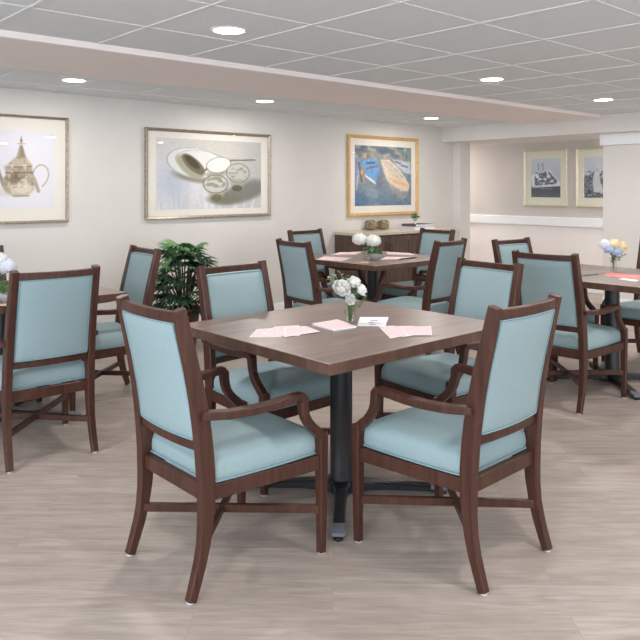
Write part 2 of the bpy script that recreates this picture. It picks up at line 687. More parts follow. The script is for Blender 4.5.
def dense(loop, step=.03):
    out = []
    for i, p in enumerate(loop):
        q = loop[(i + 1) % len(loop)]
        d = math.dist(p, q)
        n = max(1, int(d / step))
        for k in range(n):
            out.append((p[0] + (q[0] - p[0]) * k / n, p[1] + (q[1] - p[1]) * k / n))
    return out


def make_chair():
    t = thing('dining_chair', (0, 0, 0), 0, '', 'chair')
    w, fb = M['frame_wood'], M['fabric']
    # rear legs that run up as back posts
    for s in (-1, 1):
        zs = [.006, .03, .07, .12, .18, .25, .32, .40, .48, .56, .65, .74, .83, .91, .977, .980]
        pts = [(s * px_(z), interp(POST, z), z) for z in zs]
        b = bmesh.new()
        ds = [interp(POSTD, z) for z in zs]
        ds[-1] *= .96
        wd = [.031 + .006 * min(1, z / .3) for z in zs]
        wd[-1] *= .96
        sweep(b, pts, wd, ds, (1, 0, 0), .25)
        lg = link('leg', b, w, t)
        link('glide', lathe(bmesh.new(), [(.012, 0), (.013, .002), (.013, .007)], 12, s * .213, -.308), M['glide'], lg)
    for s in (-1, 1):
        zs = [.006, .1, .2, .32, .40, .452, .460]
        wd = [.028, .031, .034, .038, .040, .040, .034]
        b = sweep(bmesh.new(), [(s * .257, .240 - .002 * (z < .1), z) for z in zs], wd, wd, (1, 0, 0), .2)
        lg = link('leg', b, w, t)
        link('glide', lathe(bmesh.new(), [(.012, 0), (.013, .002), (.013, .007)], 12, s * .257, .238), M['glide'], lg)
    # arm and its curved support in one bent piece
    for s in (-1, 1):
        P = [(.226, -.275, .618), (.228, -.24, .615), (.235, -.17, .606), (.242, -.08, .602), (.249, .0, .604), (.253, .065, .610),
             (.255, .115, .613), (.255, .136, .612), (.255, .146, .600), (.255, .148, .575), (.255, .152, .552), (.256, .159, .530),
             (.257, .172, .508), (.257, .191, .487), (.257, .213, .468), (.257, .232, .448), (.257, .238, .42)]
        wu = [.036, .042, .044, .044, .044, .044, .042, .040, .038, .036, .035, .034, .034, .035, .036, .036, .036]
        ws = [.026, .028, .028, .028, .028, .028, .028, .032, .036, .034, .033, .032, .032, .032, .034, .034, .030]
        b = sweep(bmesh.new(), [(s * x, y, z) for x, y, z in P], wu, ws, (1, 0, 0), .25)
        link('armrest', b, w, t)
    # seat rails
    b = bmesh.new()
    for s in (-1, 1):
        sweep(b, [(s * .212, -.24, .347), (s * .256, .225, .347)], .052, .022, (0, 0, 1), .15)
    sweep(b, [(-.25, .240, .347), (.25, .240, .347)], .052, .024, (0, 0, 1), .15)
    sweep(b, [(-.205, -.245, .347), (.205, -.245, .347)], .052, .026, (0, 0, 1), .15)
    link('seat_frame', b, w, t)
    # X stretcher
    for s in (-1, 1):
        z = .168 + .001 * s
        b = sweep(bmesh.new(), [(-s * .21, -.262, z), (s * .256, .235, z)], .030, .020, (0, 0, 1), .2)
        link('stretcher', b, w, t)
    # seat cushion
    base = dense(rrect(1, 1, .13, 5), .12)

    def trap(q, k, z, dy=0):
        u, v = q
        y = .014 + v * .242
        hw = .213 + (.241 - .213) * (v + 1) / 2 + .010 * (1 - v * v)
        yy = .02 + (y - .02) * k
        return (u * hw * k, yy + dy, z + (.004 * (1 - u * u) if z > .43 else 0))
    prof = [(.90, .372), (.98, .375), (1.0, .382), (1.008, .400), (1.0, .422), (.98, .438), (.94, .450), (.87, .459), (.75, .466),
            (.55, .472), (.3, .475)]
    b = loft(bmesh.new(), [[trap(q, k, z) for q in base] for k, z in prof])
    cu = link('seat_cushion', b, fb, t, True)
    link('piping', ring_tube(bmesh.new(), [trap(q, 1.008, .379) for q in base], .0045), M['piping'], cu)
    # back panel
    HW, Z0, Z1 = .190, .520, .938
    zc, hz = (Z0 + Z1) / 2, (Z1 - Z0) / 2
    loop = dense(rrect(HW, hz, .010, 2), .03)

    def bp(q, k, off):
        x, z = q[0] * k, zc + q[1] * (1 - (1 - k) * HW / hz if k > .5 else k)
        return (x * (1 - .06 * (z - .52)), yb(x, z) + off, z)
    prof = [(.2, -.022), (.5, -.0215), (.75, -.020), (.9, -.018), (.97, -.014), (1, -.008), (1, .008), (.97, .016), (.9, .022),
            (.75, .026), (.5, .028), (.2, .029)]
    b = loft(bmesh.new(), [[bp(q, k, o) for q in loop] for k, o in prof])
    pn = link('backrest', b, fb, t, True)
    b = bmesh.new()
    ring_tube(b, [bp(q, .962, -.0165) for q in loop], .0035)
    ring_tube(b, [bp(q, .962, .0185) for q in loop], .0035)
    link('piping', b, M['piping'], pn)
    xs = [-.192 + .384 * k / 10 for k in range(11)]
    link('top_rail', sweep(bmesh.new(), [(x, yb(x, .953), .953 - .003 * (1 - (x / .2) ** 2)) for x in xs], .036, .028, (0, 0, 1), .25), w, t, False)
    link('lower_rail', sweep(bmesh.new(), [(x, yb(x, .505), .505) for x in xs], .032, .026, (0, 0, 1), .2), w, t, False)
    return t


proto = make_chair()
GRP = 'blue upholstered dining chairs around the tables'
CHAIRS = [
    (1.590, 2.281, 0, 'nearest blue chair on the left, back to us, pulled up to the front table'),
    (2.258, 1.760, 91.4, 'nearest blue chair on the right, back to us, pulled up to the front table'),
    (2.231, 2.821, -88.3, 'blue chair facing us behind the left edge of the front table, beside the potted palm'),
    (3.025, 2.369, 174.9, 'blue chair facing us behind the right corner of the front table'),
    (4.418, 2.435, 2.5, 'blue chair seen from behind at the right table, behind the right front chair'),
    (1.445, 3.90, 87.5, 'blue chair seen from behind at the left table, at the left side of the photo'),
    (2.064, 4.485, 175.5, 'blue chair between the left table and the palm, turned towards the left table'),
    (3.918, 4.250, -6, 'blue chair left of the middle back table, seen from behind, its seat turned right'),
    (4.612, 4.978, -87, 'blue chair facing us at the left behind the middle back table'),
    (4.501, 3.849, 96.5, 'blue chair on the near right side of the middle back table, seen from behind'),
    (5.29, 4.545, 175.8, 'blue chair behind the right of the middle back table, in front of the sideboard end'),
    (4.96, 2.915, -94.8, 'blue chair below the white chair rail, partly hidden behind the right table chair'),
    (5.75, 2.49, 180, 'blue chair cut by the right edge of the photo, beyond the right table'),
    (1.505, 4.90, -90, 'blue chair cut by the left photo edge, behind the left table hydrangeas'),
]
for i, (x, y, h, lab) in enumerate(CHAIRS):
    o = proto if i == 0 else dup(proto)
    o.location = (x, y, 0)
    o.rotation_euler = (0, 0, R(h - 90))
    tag(o, lab, 'chair', GRP)


# ------------------------------------------------------------------ pedestal table
def make_table(sx, sy, x, y, lab):
    t = thing('pedestal_table', (x, y, 0), 0, lab, 'table', 'square pedestal tables')
    b = nbox(-sx / 2, sx / 2, -sy / 2, sy / 2, .717, .760)
    bevel(b, .003, 2)
    b.normal_update()
    for f in b.faces:
        if abs(f.normal.z) < .5:
            f.material_index = 1
    link('tabletop', b, [M['table_wood'], M['edge_wood']], t)
    ox_, oy_ = -.012, .008
    link('column', lathe(bmesh.new(), [(.056, .040), (.056, .050), (.053, .058), (.051, .066), (.051, .70), (.051, .712)], 36, ox_, oy_), M['black_metal'], t)
    b = nbox(-.16, .16, -.16, .16, .705, .7165)
    bevel(b, .002, 1)
    link('mounting_plate', b, M['black_metal'], t)
    for k in range(4):
        a = R(45 + 90 * k)
        d = Vector((math.cos(a), math.sin(a), 0))
        o_ = Vector((ox_, oy_, 0))
        pts = [o_ + d * r + Vector((0, 0, z)) for r, z in ((.0, .034), (.06, .034), (.10, .034), (.2, .032), (.32, .028), (.44, .024), (.465, .023), (.472, .022))]
        b = sweep(bmesh.new(), pts, [.060, .054, .042, .034, .028, .024, .022, .016], [.11, .09, .062, .052, .050, .054, .054, .044], (0, 0, 1), .35)
        lg = link('leg', b, M['black_metal'], t, False)
        cap = sweep(bmesh.new(), [o_ + d * r + Vector((0, 0, z)) for r, z in ((.405, .031), (.45, .029), (.478, .0255))], [.018, .018, .014], [.056, .058, .052], (0, 0, 1), .4)
        link('toe_cap', cap, M['grey_cap'], lg)
        c = o_ + d * .46
        link('foot_glide', lathe(bmesh.new(), [(.018, 0), (.020, .003), (.020, .012), (.012, .014)], 16, c.x, c.y), M['rubber'], lg)
    return t


t1 = make_table(1.12, 1.015, 2.285, 2.372, 'large brown square table in the foreground with a vase of white roses')
t2 = make_table(1.07, 1.05, 4.715, 4.505, 'brown square table in front of the sideboard with white hydrangeas on it')
t3 = make_table(1.07, 1.07, 1.488, 4.50, 'brown table cut by the left edge of the photo, behind a blue chair')
t4 = make_table(1.04, 1.07, 5.03, 2.43, 'brown table at the right edge of the photo with blue and yellow flowers')
TZ = .7602


# ------------------------------------------------------------------ downlights
def make_lamp():
    t = thing('recessed_ceiling_light', (0, 0, CEIL), 0, '', 'ceiling light')
    link('trim_ring', lathe(bmesh.new(), [(.082, -.001), (.084, -.006), (.097, -.005), (.100, -.001)], 36, caps=(False, False)), M['lamp_trim'], t)
    link('lens', lathe(bmesh.new(), [(.083, -.0045), (.05, -.006), (.01, -.0065)], 36), M['lens'], t)
    return t


lamp = make_lamp()
LAMPS = [(2.213, 3.185, 'round ceiling light nearest us, above the front table'),
         (2.334, 5.462, 'round ceiling light above the teapot picture at the left'),
         (4.268, 5.536, 'small round ceiling light beyond the beam between the spoon picture and the boat picture'),
         (4.715, 3.249, 'round ceiling light right of centre on the near side of the beam'),
         (6.59, 3.287, 'round ceiling light at the far right above the alcove pictures'),
         (6.779, 5.536, 'small round ceiling light beyond the beam near the alcove corner')]
for i, (x, y, lab) in enumerate(LAMPS):
    o = lamp if i == 0 else dup(lamp)
    o.location = (x, y, CEIL)
    tag(o, lab, 'ceiling light', 'round recessed ceiling lights')
for x, y in [(l[0], l[1]) for l in LAMPS] + [(-.2, 3.2), (2.2, .9), (4.6, .9), (6.6, .9), (-.2, .9), (2.2, -1.4), (4.6, -1.4), (-.2, -1.4)]:
    l = bpy.data.lights.new('downlight', 'AREA')
    l.shape = 'DISK'
    l.size = .16
    l.energy = LAMP_W * (1.25 if x > 4 else 1) * (.68 if y > 5 else 1)
    l.color = LAMP_COL
    lo = bpy.data.objects.new('downlight', l)
    lo.location = (x, y, CEIL - .012)
    C.objects.link(lo)


# ------------------------------------------------------------------ framed pictures (painted pixel by pixel into face colours)
class Canvas:
    def __init__(s, w, h, col, seed=1):
        s.w, s.h = w, h
        s.a = np.ones((h, w, 3)) * np.array(col, float)
        yy, xx = np.mgrid[0:h, 0:w]
        s.x, s.y = (xx + .5) / w, (yy + .5) / h           # 0..1, y downwards
        s.asp = w / h
        s.rng = np.random.RandomState(seed)

    def noise(s, n, sx=1.0, sy=1.0):
        gw, gh = max(2, int(n * sx)), max(2, int(n * sy))
        g = s.rng.rand(gh + 1, gw + 1)
        fx, fy = s.x * gw, s.y * gh
        ix, iy = np.minimum(fx.astype(int), gw - 1), np.minimum(fy.astype(int), gh - 1)
        tx, ty = fx - ix, fy - iy
        tx, ty = tx * tx * (3 - 2 * tx), ty * ty * (3 - 2 * ty)
        return (g[iy, ix] * (1 - tx) + g[iy, ix + 1] * tx) * (1 - ty) + (g[iy + 1, ix] * (1 - tx) + g[iy + 1, ix + 1] * tx) * ty

    def put(s, m, col, op=1.0):
        m = np.clip(m, 0, 1)[..., None] * op
        s.a = s.a * (1 - m) + np.array(col, float) * m

    def ell(s, cx, cy, rx, ry, rot=0, soft=.12):
        c_, s_ = math.cos(R(rot)), math.sin(R(rot))
        dx, dy = (s.x - cx) * s.asp, s.y - cy
        u, v = dx * c_ + dy * s_, -dx * s_ + dy * c_
        d = np.sqrt((u / (rx * s.asp)) ** 2 + (v / ry) ** 2)
        return np.clip((1 - d) / soft + .5, 0, 1)

    def ring(s, cx, cy, rx, ry, rot=0, t=.08):
        c_, s_ = math.cos(R(rot)), math.sin(R(rot))
        dx, dy = (s.x - cx) * s.asp, s.y - cy
        u, v = dx * c_ + dy * s_, -dx * s_ + dy * c_
        d = np.sqrt((u / (rx * s.asp)) ** 2 + (v / ry) ** 2)
        return np.clip(1 - np.abs(d - 1) / t, 0, 1)

    def poly(s, pts, soft=.012):
        # signed distance of a polygon, softly edged
        d = np.full(s.x.shape, 9.0)
        inside = np.zeros(s.x.shape, bool)
        n = len(pts)
        for i in range(n):
            (x0, y0), (x1, y1) = pts[i], pts[(i + 1) % n]
            ex, ey = x1 - x0, y1 - y0
            t = np.clip(((s.x - x0) * ex + (s.y - y0) * ey) / (ex * ex + ey * ey + 1e-12), 0, 1)
            d = np.minimum(d, np.hypot(s.x - x0 - t * ex, s.y - y0 - t * ey))
            cond = (y0 > s.y) != (y1 > s.y)
            xi = x0 + (s.y - y0) * ex / (ey if abs(ey) > 1e-9 else 1e-9)
            inside ^= cond & (s.x < xi)
        return np.clip(np.where(inside, d, -d) / soft + .5, 0, 1)

    def line(s, pts, w, soft=.5):
        d = np.full(s.x.shape, 9.0)
        for (x0, y0), (x1, y1) in zip(pts, pts[1:]):
            ex, ey = x1 - x0, y1 - y0
            t = np.clip(((s.x - x0) * ex + (s.y - y0) * ey) / (ex * ex + ey * ey + 1e-12), 0, 1)
            d = np.minimum(d, np.hypot(s.x - x0 - t * ex, s.y - y0 - t * ey))
        return np.clip((w - d) / (w * soft) + .5, 0, 1)


def srgb_lin(a):
    a = np.clip(a, 0, 255) / 255
    return np.where(a <= .04045, a / 12.92, ((a + .055) / 1.055) ** 2.4)


def paint_mat():
    m = mat('printed_artwork', (1, 1, 1, 1), .7, spec=.2)
    nt, N, L, b = nodes(m)
    at_ = N.new('ShaderNodeAttribute')
    at_.attribute_name = 'paint'
    L.new(at_.outputs['Color'], b.inputs['Base Color'])
    return m


M['paint'] = paint_mat()


def picture(name, w, h, fw, mw, cv, frame_m, mount_m, lab, group=None, depth=.03):
    """local: x to the viewer's right, z up, +y into the wall, back at y=0, faces -y; origin at the centre"""
    t = thing(name, (0, 0, 0), 0, lab, 'picture', group)
    b = bmesh.new()
    # mitred moulding, swept ring with a stepped profile
    prof = [(0, 0), (0, -depth), (fw * .25, -depth - .004), (fw * .45, -depth), (fw * .8, -depth * .75), (fw, -depth * .6), (fw, -.006)]
    loops = []
    for ins, y in prof:
        X, Z = w / 2 - ins, h / 2 - ins
        loops.append([(X, y, Z), (-X, y, Z), (-X, y, -Z), (X, y, -Z)])
    loft(b, loops, False, False, smooth=False)
    link('frame', b, frame_m, t)
    X, Z = w / 2 - fw * .9, h / 2 - fw * .9
    link('mount', nbox(-X, X, -.008, -.001, -Z, Z), mount_m, t)
    # bevelled inner lip of the mount
    px, pz = w / 2 - fw - mw[0], h / 2 - fw - mw[1]
    zc_ = mw[2] if len(mw) > 2 else 0
    me = bpy.data.meshes.new('print')
    n, m_ = cv.w, cv.h
    vs = [(-px + 2 * px * i / n, -.0088, zc_ + pz - 2 * pz * j / m_) for j in range(m_ + 1) for i in range(n + 1)]
    fs = [(j * (n + 1) + i, (j + 1) * (n + 1) + i, (j + 1) * (n + 1) + i + 1, j * (n + 1) + i + 1) for j in range(m_) for i in range(n)]
    me.from_pydata(vs, [], fs)
    me.materials.append(M['paint'])
    ca = me.color_attributes.new('paint', 'FLOAT_COLOR', 'CORNER')
    rgb = srgb_lin(cv.a).reshape(-1, 3)
    rgba = np.concatenate([rgb, np.ones((len(rgb), 1))], 1)
    ca.data.foreach_set('color', np.repeat(rgba, 4, 0).astype(np.float32).ravel())
    po = bpy.data.objects.new('print', me)
    C.objects.link(po)
    po.parent = t
    link('glass', nbox(-X, X, -.0165, -.0145, -Z, Z), M['pane'], t)
    return t


def teapot_art():
    c = Canvas(120, 130, (234, 232, 238), 3)
    c.put(c.noise(4), (226, 224, 234), .6)
    c.put(c.ell(.25, .78, .35, .06, 0, .8), (196, 188, 180), .6)
    c.put(c.ell(.3, .45, .25, .35, 0, 1), (224, 222, 230), .7)
    br, dk, lt = (176, 160, 138), (132, 116, 96), (226, 216, 200)
    o = .52
    c.put(c.poly([(o - .33, .48), (o - .29, .50), (o - .21, .68), (o - .18, .80), (o - .26, .70)], .02), dk, .8)
    hd = [(o + .17, .56), (o + .20, .49), (o + .26, .44), (o + .33, .44), (o + .385, .49), (o + .40, .57), (o + .37, .65), (o + .31, .72)]
    c.put(c.line(hd, .010), (192, 178, 154), .9)
    c.put(c.line([(o + .14, .54), (o + .20, .64), (o + .25, .78)], .024), br, .9)
    c.put(c.ell(o - .02, .69, .225, .16, 0, .15), br, .95)
    c.put(c.ell(o + .03, .75, .15, .08, 0, .7), lt, .9)
    c.put(c.ell(o - .08, .62, .11, .07, 0, .7), dk, .75)
    c.put(c.poly([(o - .22, .46), (o + .15, .44), (o + .18, .55), (o - .20, .56)], .03), br, .9)
    c.put(c.poly([(o - .19, .46), (o - .08, .35), (o + .08, .34), (o + .17, .45)], .025), (192, 178, 156), .9)
    c.put(c.poly([(o - .06, .36), (o - .012, .19), (o + .028, .19), (o + .085, .36)], .018), br, .95)
    c.put(c.poly([(o - .01, .34), (o + .0, .2), (o + .03, .2), (o + .06, .34)], .02), (140, 124, 102), .6)
    c.put(c.line([(o - .17, .48), (o + .15, .46)], .010), dk, .7)
    c.put(c.line([(o - .20, .55), (o + .17, .54)], .010), (110, 96, 78), .6)
    c.put(c.ell(o + .01, .13, .020, .030), (160, 146, 122), .9)
    c.put(c.line([(o + .01, .07), (o + .01, .2)], .007), (160, 146, 122), .9)
    c.put(c.line([(o - .04, .17), (o + .07, .17)], .006), (206, 168, 120), .8)
    c.put(c.line([(o - .10, .845), (o + .12, .84)], .012), (150, 134, 110), .6)
    body = np.maximum(c.ell(o - .02, .66, .21, .17, 0, .3), c.ell(o, .46, .15, .11, 0, .4))
    c.put(body * np.clip((c.noise(22) - .55) * 4, 0, 1), (234, 228, 216), .6)
    c.put(body * np.clip((.42 - c.noise(26)) * 4, 0, 1), (108, 94, 76), .5)
    return c


def bowl_art():
    c = Canvas(160, 100, (226, 224, 226), 5)
    c.put(c.noise(5), (212, 214, 222), .7)
    c.put(c.ell(.9, .42, .35, .6, 0, 1.2), (188, 186, 182), .8)
    c.put(c.ell(.45, .15, .4, .25, 0, 1), (206, 200, 188), .7)
    st = c.noise(46, 1, .1)
    drip = np.clip((c.y - .55) * 3, 0, 1)
    c.put((st > .6) * drip, (204, 204, 208), .5)
    c.put((st < .3) * drip, (236, 236, 238), .6)
    c.put(c.ell(.15, .62, .12, .3, 0, 1.2), (184, 194, 208), .7)
    c.put(c.ell(.80, .78, .26, .13, -14, .5), (122, 122, 114), .9)
    c.put(c.ell(.62, .86, .16, .08, 0, .5), (126, 122, 104), .85)
    c.put(c.ell(.93, .66, .12, .1, 0, .8), (132, 132, 132), .8)
    c.put(c.ell(.36, .53, .21, .09, 8, .5), (128, 124, 104), .75)
    c.put(c.ell(.36, .34, .28, .22, 8, .05), (228, 228, 226), .95)
    c.put(c.ring(.36, .34, .27, .21, 8, .03), (122, 134, 166), .85)
    c.put(c.ring(.40, .30, .23, .14, 4, .05), (170, 166, 152), .7)
    c.put(c.ell(.30, .40, .15, .11, 38, .25), (168, 162, 140), .9)
    c.put(c.ell(.33, .36, .13, .085, 40, .2), (112, 106, 84), .95)
    c.put(c.ell(.32, .33, .085, .05, 40, .3), (72, 66, 52), .9)
    c.put(c.line([(.4, .48), (.52, .35), (.64, .29), (.93, .27)], .011), (112, 106, 90), .9)
    c.put(c.poly([(.44, .50), (.60, .36), (.68, .40), (.60, .54), (.48, .56)], .05), (150, 144, 122), .7)
    c.put(c.ell(.57, .36, .12, .11, -12, .08), (234, 234, 230), .95)
    c.put(c.ring(.57, .36, .12, .11, -12, .06), (104, 102, 84), .85)
    # two glasses: body, then rim
    c.put(c.poly([(.655, .46), (.70, .70), (.80, .72), (.87, .48)], .03), (164, 164, 148), .9)
    c.put(c.ell(.76, .47, .115, .14, 0, .08), (198, 198, 190), .9)
    c.put(c.ring(.76, .47, .115, .14, 0, .07), (104, 100, 84), .85)
    c.put(c.ell(.75, .70, .055, .045, 0, .3), (92, 88, 70), .85)
    c.put(c.poly([(.425, .66), (.50, .86), (.60, .86), (.655, .64)], .03), (172, 170, 150), .9)
    c.put(c.ell(.54, .64, .118, .13, 0, .07), (208, 208, 200), .95)
    c.put(c.ring(.54, .64, .118, .13, 0, .07), (84, 80, 62), .9)
    c.put(c.ell(.55, .84, .055, .05, 0, .3), (110, 102, 78), .85)
    n = c.noise(24, 1, 1.6)
    c.put(c.ell(.54, .63, .10, .11, 0, .4) * np.clip((n - .5) * 5, 0, 1), (136, 130, 108), .7)
    c.put(c.ell(.76, .47, .10, .12, 0, .4) * np.clip((n - .5) * 5, 0, 1), (140, 138, 120), .7)
    c.put(np.clip((c.noise(60, 1, 1) - .6) * 4, 0, 1), (150, 148, 140), .12)
    return c


def boat_art():
    c = Canvas(96, 104, (122, 138, 152), 9)
    c.put(c.noise(6), (142, 148, 156), .8)
    c.put(np.clip((c.y - .55) * 3, 0, 1) * c.noise(8), (92, 124, 152), .9)
    c.put(np.clip((.3 - c.x) * 4, 0, 1) * np.clip((c.y - .6) * 4, 0, 1), (76, 116, 150), .7)
    top = np.clip((.3 - c.y) * 7, 0, 1)
    c.put(top, (126, 144, 144), 1)
    ns = [np.clip((c.noise(q) - .52) * 5, 0, 1) for q in (14, 17, 20, 12)]
    c.put(top * ns[0], (98, 148, 148), .8)
    c.put(top * ns[1], (186, 176, 164), .8)
    c.put(top * ns[2], (190, 158, 134), .7)
    c.put(top * ns[3], (96, 104, 124), .7)
    c.put(c.poly([(0, .2), (.07, .22), (.1, .4), (.0, .68)], .02), (122, 138, 190), .9)
    c.put(c.line([(.06, .42), (.03, .72)], .014), (196, 188, 180), .8)
    c.put(c.poly([(.12, .26), (.24, .19), (.36, .24), (.44, .4), (.42, .52), (.36, .63), (.2, .48), (.13, .36)], .02), (104, 158, 212), .98)
    c.put(c.poly([(.16, .47), (.35, .60), (.37, .66), (.18, .52)], .01), (232, 230, 226), .95)
    c.put(c.line([(.2, .29), (.33, .28)], .016), (76, 84, 108), .85)
    c.put(c.line([(.19, .38), (.38, .34)], .018), (130, 110, 100), .85)
    c.put(c.ell(.22, .18, .03, .05), (150, 124, 100), .8)
    c.put(c.line([(.07, .3), (.12, .6)], .018), (84, 84, 88), .7)
    c.put(c.ell(.12, .44, .025, .05), (214, 160, 92), .9)
    c.put(c.ell(.14, .56, .02, .04), (196, 144, 84), .8)
    c.put(c.poly([(.44, .22), (.60, .22), (.80, .40), (.97, .64), (.95, .76), (.80, .76), (.60, .64), (.49, .44)], .025), (222, 206, 188), .98)
    c.put(c.poly([(.47, .26), (.56, .25), (.72, .44), (.86, .62), (.70, .58)], .03), (206, 190, 172), .8)
    c.put(c.line([(.58, .27), (.84, .52)], .014), (168, 170, 176), .6)
    c.put(c.line([(.6, .54), (.76, .62), (.92, .66)], .022), (232, 184, 120), .9)
    c.put(c.poly([(.56, .60), (.80, .74), (.95, .78), (.84, .92), (.66, .78)], .06), (176, 164, 152), .7)
    c.put(c.poly([(.64, .2), (.98, .26), (1, .46), (.88, .44), (.72, .32)], .03), (196, 204, 216), .9)
    c.put(c.line([(.70, .25), (.80, .28)], .014), (126, 104, 100), .8)
    c.put(c.line([(.82, .31), (.93, .34)], .014), (112, 106, 118), .8)
    c.put(c.ell(.42, .60, .06, .22, 12, .7), (116, 116, 130), .7)
    c.put(c.ell(.32, .8, .1, .1, 0, .9), (150, 166, 184), .6)
    c.a += (c.noise(34)[..., None] - .5) * 22
    return c


def grey_art(k):
    c = Canvas(70, 100, (186, 194, 206), 20 + k)
    c.put(np.clip(.4 - c.y, 0, 1) * 2.5, (206, 212, 222), 1)
    n = c.noise(16, 1, 1.1)
    n2 = c.noise(30, 1, 1.4)
    if k == 0:
        c.put(c.poly([(.0, .42), (.62, .28), (.98, .62), (.98, .74), (.05, .74)], .02), (222, 226, 232), .9)
        m = c.poly([(.12, .36), (.6, .32), (.9, .58), (.86, .66), (.12, .70)], .02)
        c.put(m * np.clip((n - .38) * 6, 0, 1), (78, 84, 96), .85)
        c.put(m * np.clip((n2 - .6) * 6, 0, 1), (196, 200, 208), .8)
        c.put(c.poly([(0, .72), (1, .70), (1, 1), (0, 1)], .02), (84, 90, 98), .95)
        c.put(c.line([(.05, .74), (.98, .70)], .014), (214, 218, 224), .9)
        for q in range(6):
            c.put(c.ell(.36 + .07 * q, .78, .02, .012), (190, 194, 200), .8)
        c.put(np.clip((c.y - .84) * 6, 0, 1) * (n2 > .45), (128, 134, 142), .6)
        for q in (.24, .4):
            c.put(c.line([(q, .12), (q + .02, .3)], .012), (108, 116, 130), .9)
        c.put(c.line([(.3, .2), (.42, .16)], .008), (108, 116, 130), .7)
    else:
        c.put(c.poly([(0, .45), (.3, .42), (.5, .5), (1, .48), (1, 1), (0, 1)], .03), (104, 108, 118), .95)
        c.put((c.y > .35) * (n > .5), (66, 70, 78), .7)
        c.put(c.poly([(.36, .0), (.5, .0), (.54, .4), (.36, .45)], .02), (206, 210, 218), .8)
        c.put(c.poly([(.3, .38), (.45, .34), (.5, .6), (.62, .88), (.3, .86), (.26, .6)], .03), (206, 208, 212), .9)
        c.put(c.poly([(.7, .3), (.84, .32), (.9, .6), (.8, .9), (.68, .7)], .03), (190, 192, 200), .8)
        c.put(c.ell(.4, .32, .05, .035), (180, 182, 186), .9)
        c.put((c.y > .4) * (n2 > .68), (214, 216, 220), .5)
    return c


def hang_back(px0, px1, ytl, ybl, ytr, ybr):
    x0, za = on_back(px0, ytl)
    _, zb = on_back(px0, ybl)
    x1, zc = on_back(px1, ytr)
    _, zd = on_back(px1, ybr)
    return (x0 + x1) / 2, (za + zb + zc + zd) / 4, x1 - x0, ((za - zb) + (zc - zd)) / 2


cx, cz, w, h = hang_back(144.3, 269.3, 127, 220, 135, 215.5)
p = picture('framed_watercolour', w, h, .030, (.092, .062), bowl_art(), M['silver'], M['mount'],
            'silver-framed watercolour of bowls, cups and a spoon on the back wall')
p.location = (cx, BACK_Y - .001, cz)
x1, zt = on_back(67.3, 118.3)
_, zb_ = on_back(67.3, 222)
w1 = .85
p = picture('framed_watercolour', w1, zt - zb_, .022, (.10, .11), teapot_art(), M['silver'], M['mount'],
            'silver-framed watercolour of a teapot cut by the left edge of the photo')
p.location = (x1 - w1 / 2, BACK_Y - .001, (zt + zb_) / 2)
cx, cz, w, h = hang_back(346.8, 416.8, 134, 217, 139, 214)
p = picture('framed_boat_painting', w, h, .042, (.085, .085), boat_art(), M['gold'], M['mount'],
            'gold-framed painting of blue and cream boats above the sideboard')
p.location = (cx, BACK_Y - .001, cz)
ya, za = on_side(524.7, 150.5, NOOK_X)
_, zb2 = on_side(524.7, 206.5, NOOK_X)
yb_, zc2 = on_side(568.3, 148.4, NOOK_X)
_, zd2 = on_side(568.3, 206.3, NOOK_X)
PH = ((za - zb2) + (zc2 - zd2)) / 2
for k, (y0, lab) in enumerate(((ya, 'champagne-framed black and white photograph of a crowded boat in the alcove'),
                               (on_side(576.8, 170, NOOK_X)[0], 'champagne-framed black and white photograph of people, partly hidden by the right wall'))):
    W_ = ya - yb_
    p = picture('framed_photograph', W_, PH, .026, (.085, .10), grey_art(k), M['champagne'], M['mount_green'], lab, 'alcove photographs')
    p.rotation_euler = (0, 0, R(-90))
    p.location = (NOOK_X - .001, y0 - W_ / 2, (za + zb2 + zc2 + zd2) / 4)

# ------------------------------------------------------------------ sideboard
SX0, SX1, SY0, SY1, SH = 5.89, 7.56, 5.79, BACK_Y - .016, .865
sb = thing('sideboard', ((SX0 + SX1) / 2, (SY0 + SY1) / 2, 0), 0, 'long dark brown sideboard with a beige top against the back wall', 'sideboard')
ox, oy = (SX0 + SX1) / 2, (SY0 + SY1) / 2
b = nbox(SX0 - ox, SX1 - ox, SY0 + .02 - oy, SY1 - oy, .08, SH - .035)
box(b, SX0 + .03 - ox, SX1 - .03 - ox, SY0 + .06 - oy, SY1 - oy, 0, .08)
link('body', b, M['cab'], sb)
b = nbox(SX0 - .02 - ox, SX1 + .02 - ox, SY0 - .01 - oy, SY1 - oy, SH - .035, SH)
bevel(b, .004, 2)
link('top', b, M['stone'], sb)
nd = 4
dw = (SX1 - SX0 - .04) / nd
for k in range(nd):
    a = SX0 + .02 + dw * k + .004 - ox
    e = a + dw - .008
    b = nbox(a, e, SY0 + .004 - oy, SY0 + .0195 - oy, .10, SH - .05)
    for q in ((a, a + .05, .10, SH - .05), (e - .05, e, .10, SH - .05), (a + .05, e - .05, .10, .16), (a + .05, e - .05, SH - .11, SH - .05)):
        box(b, q[0], q[1], SY0 - .004 - oy, SY0 + .0035 - oy, q[2], q[3])
    d = link('door', b, M['cab'], sb)
    hx = e - .03 if k % 2 == 0 else a + .03
    link('handle', tube(bmesh.new(), [(hx, SY0 - .004 - oy, .60), (hx, SY0 - .022 - oy, .605), (hx, SY0 - .022 - oy, .715), (hx, SY0 - .004 - oy, .72)], .005, 8), M['black_metal'], d)


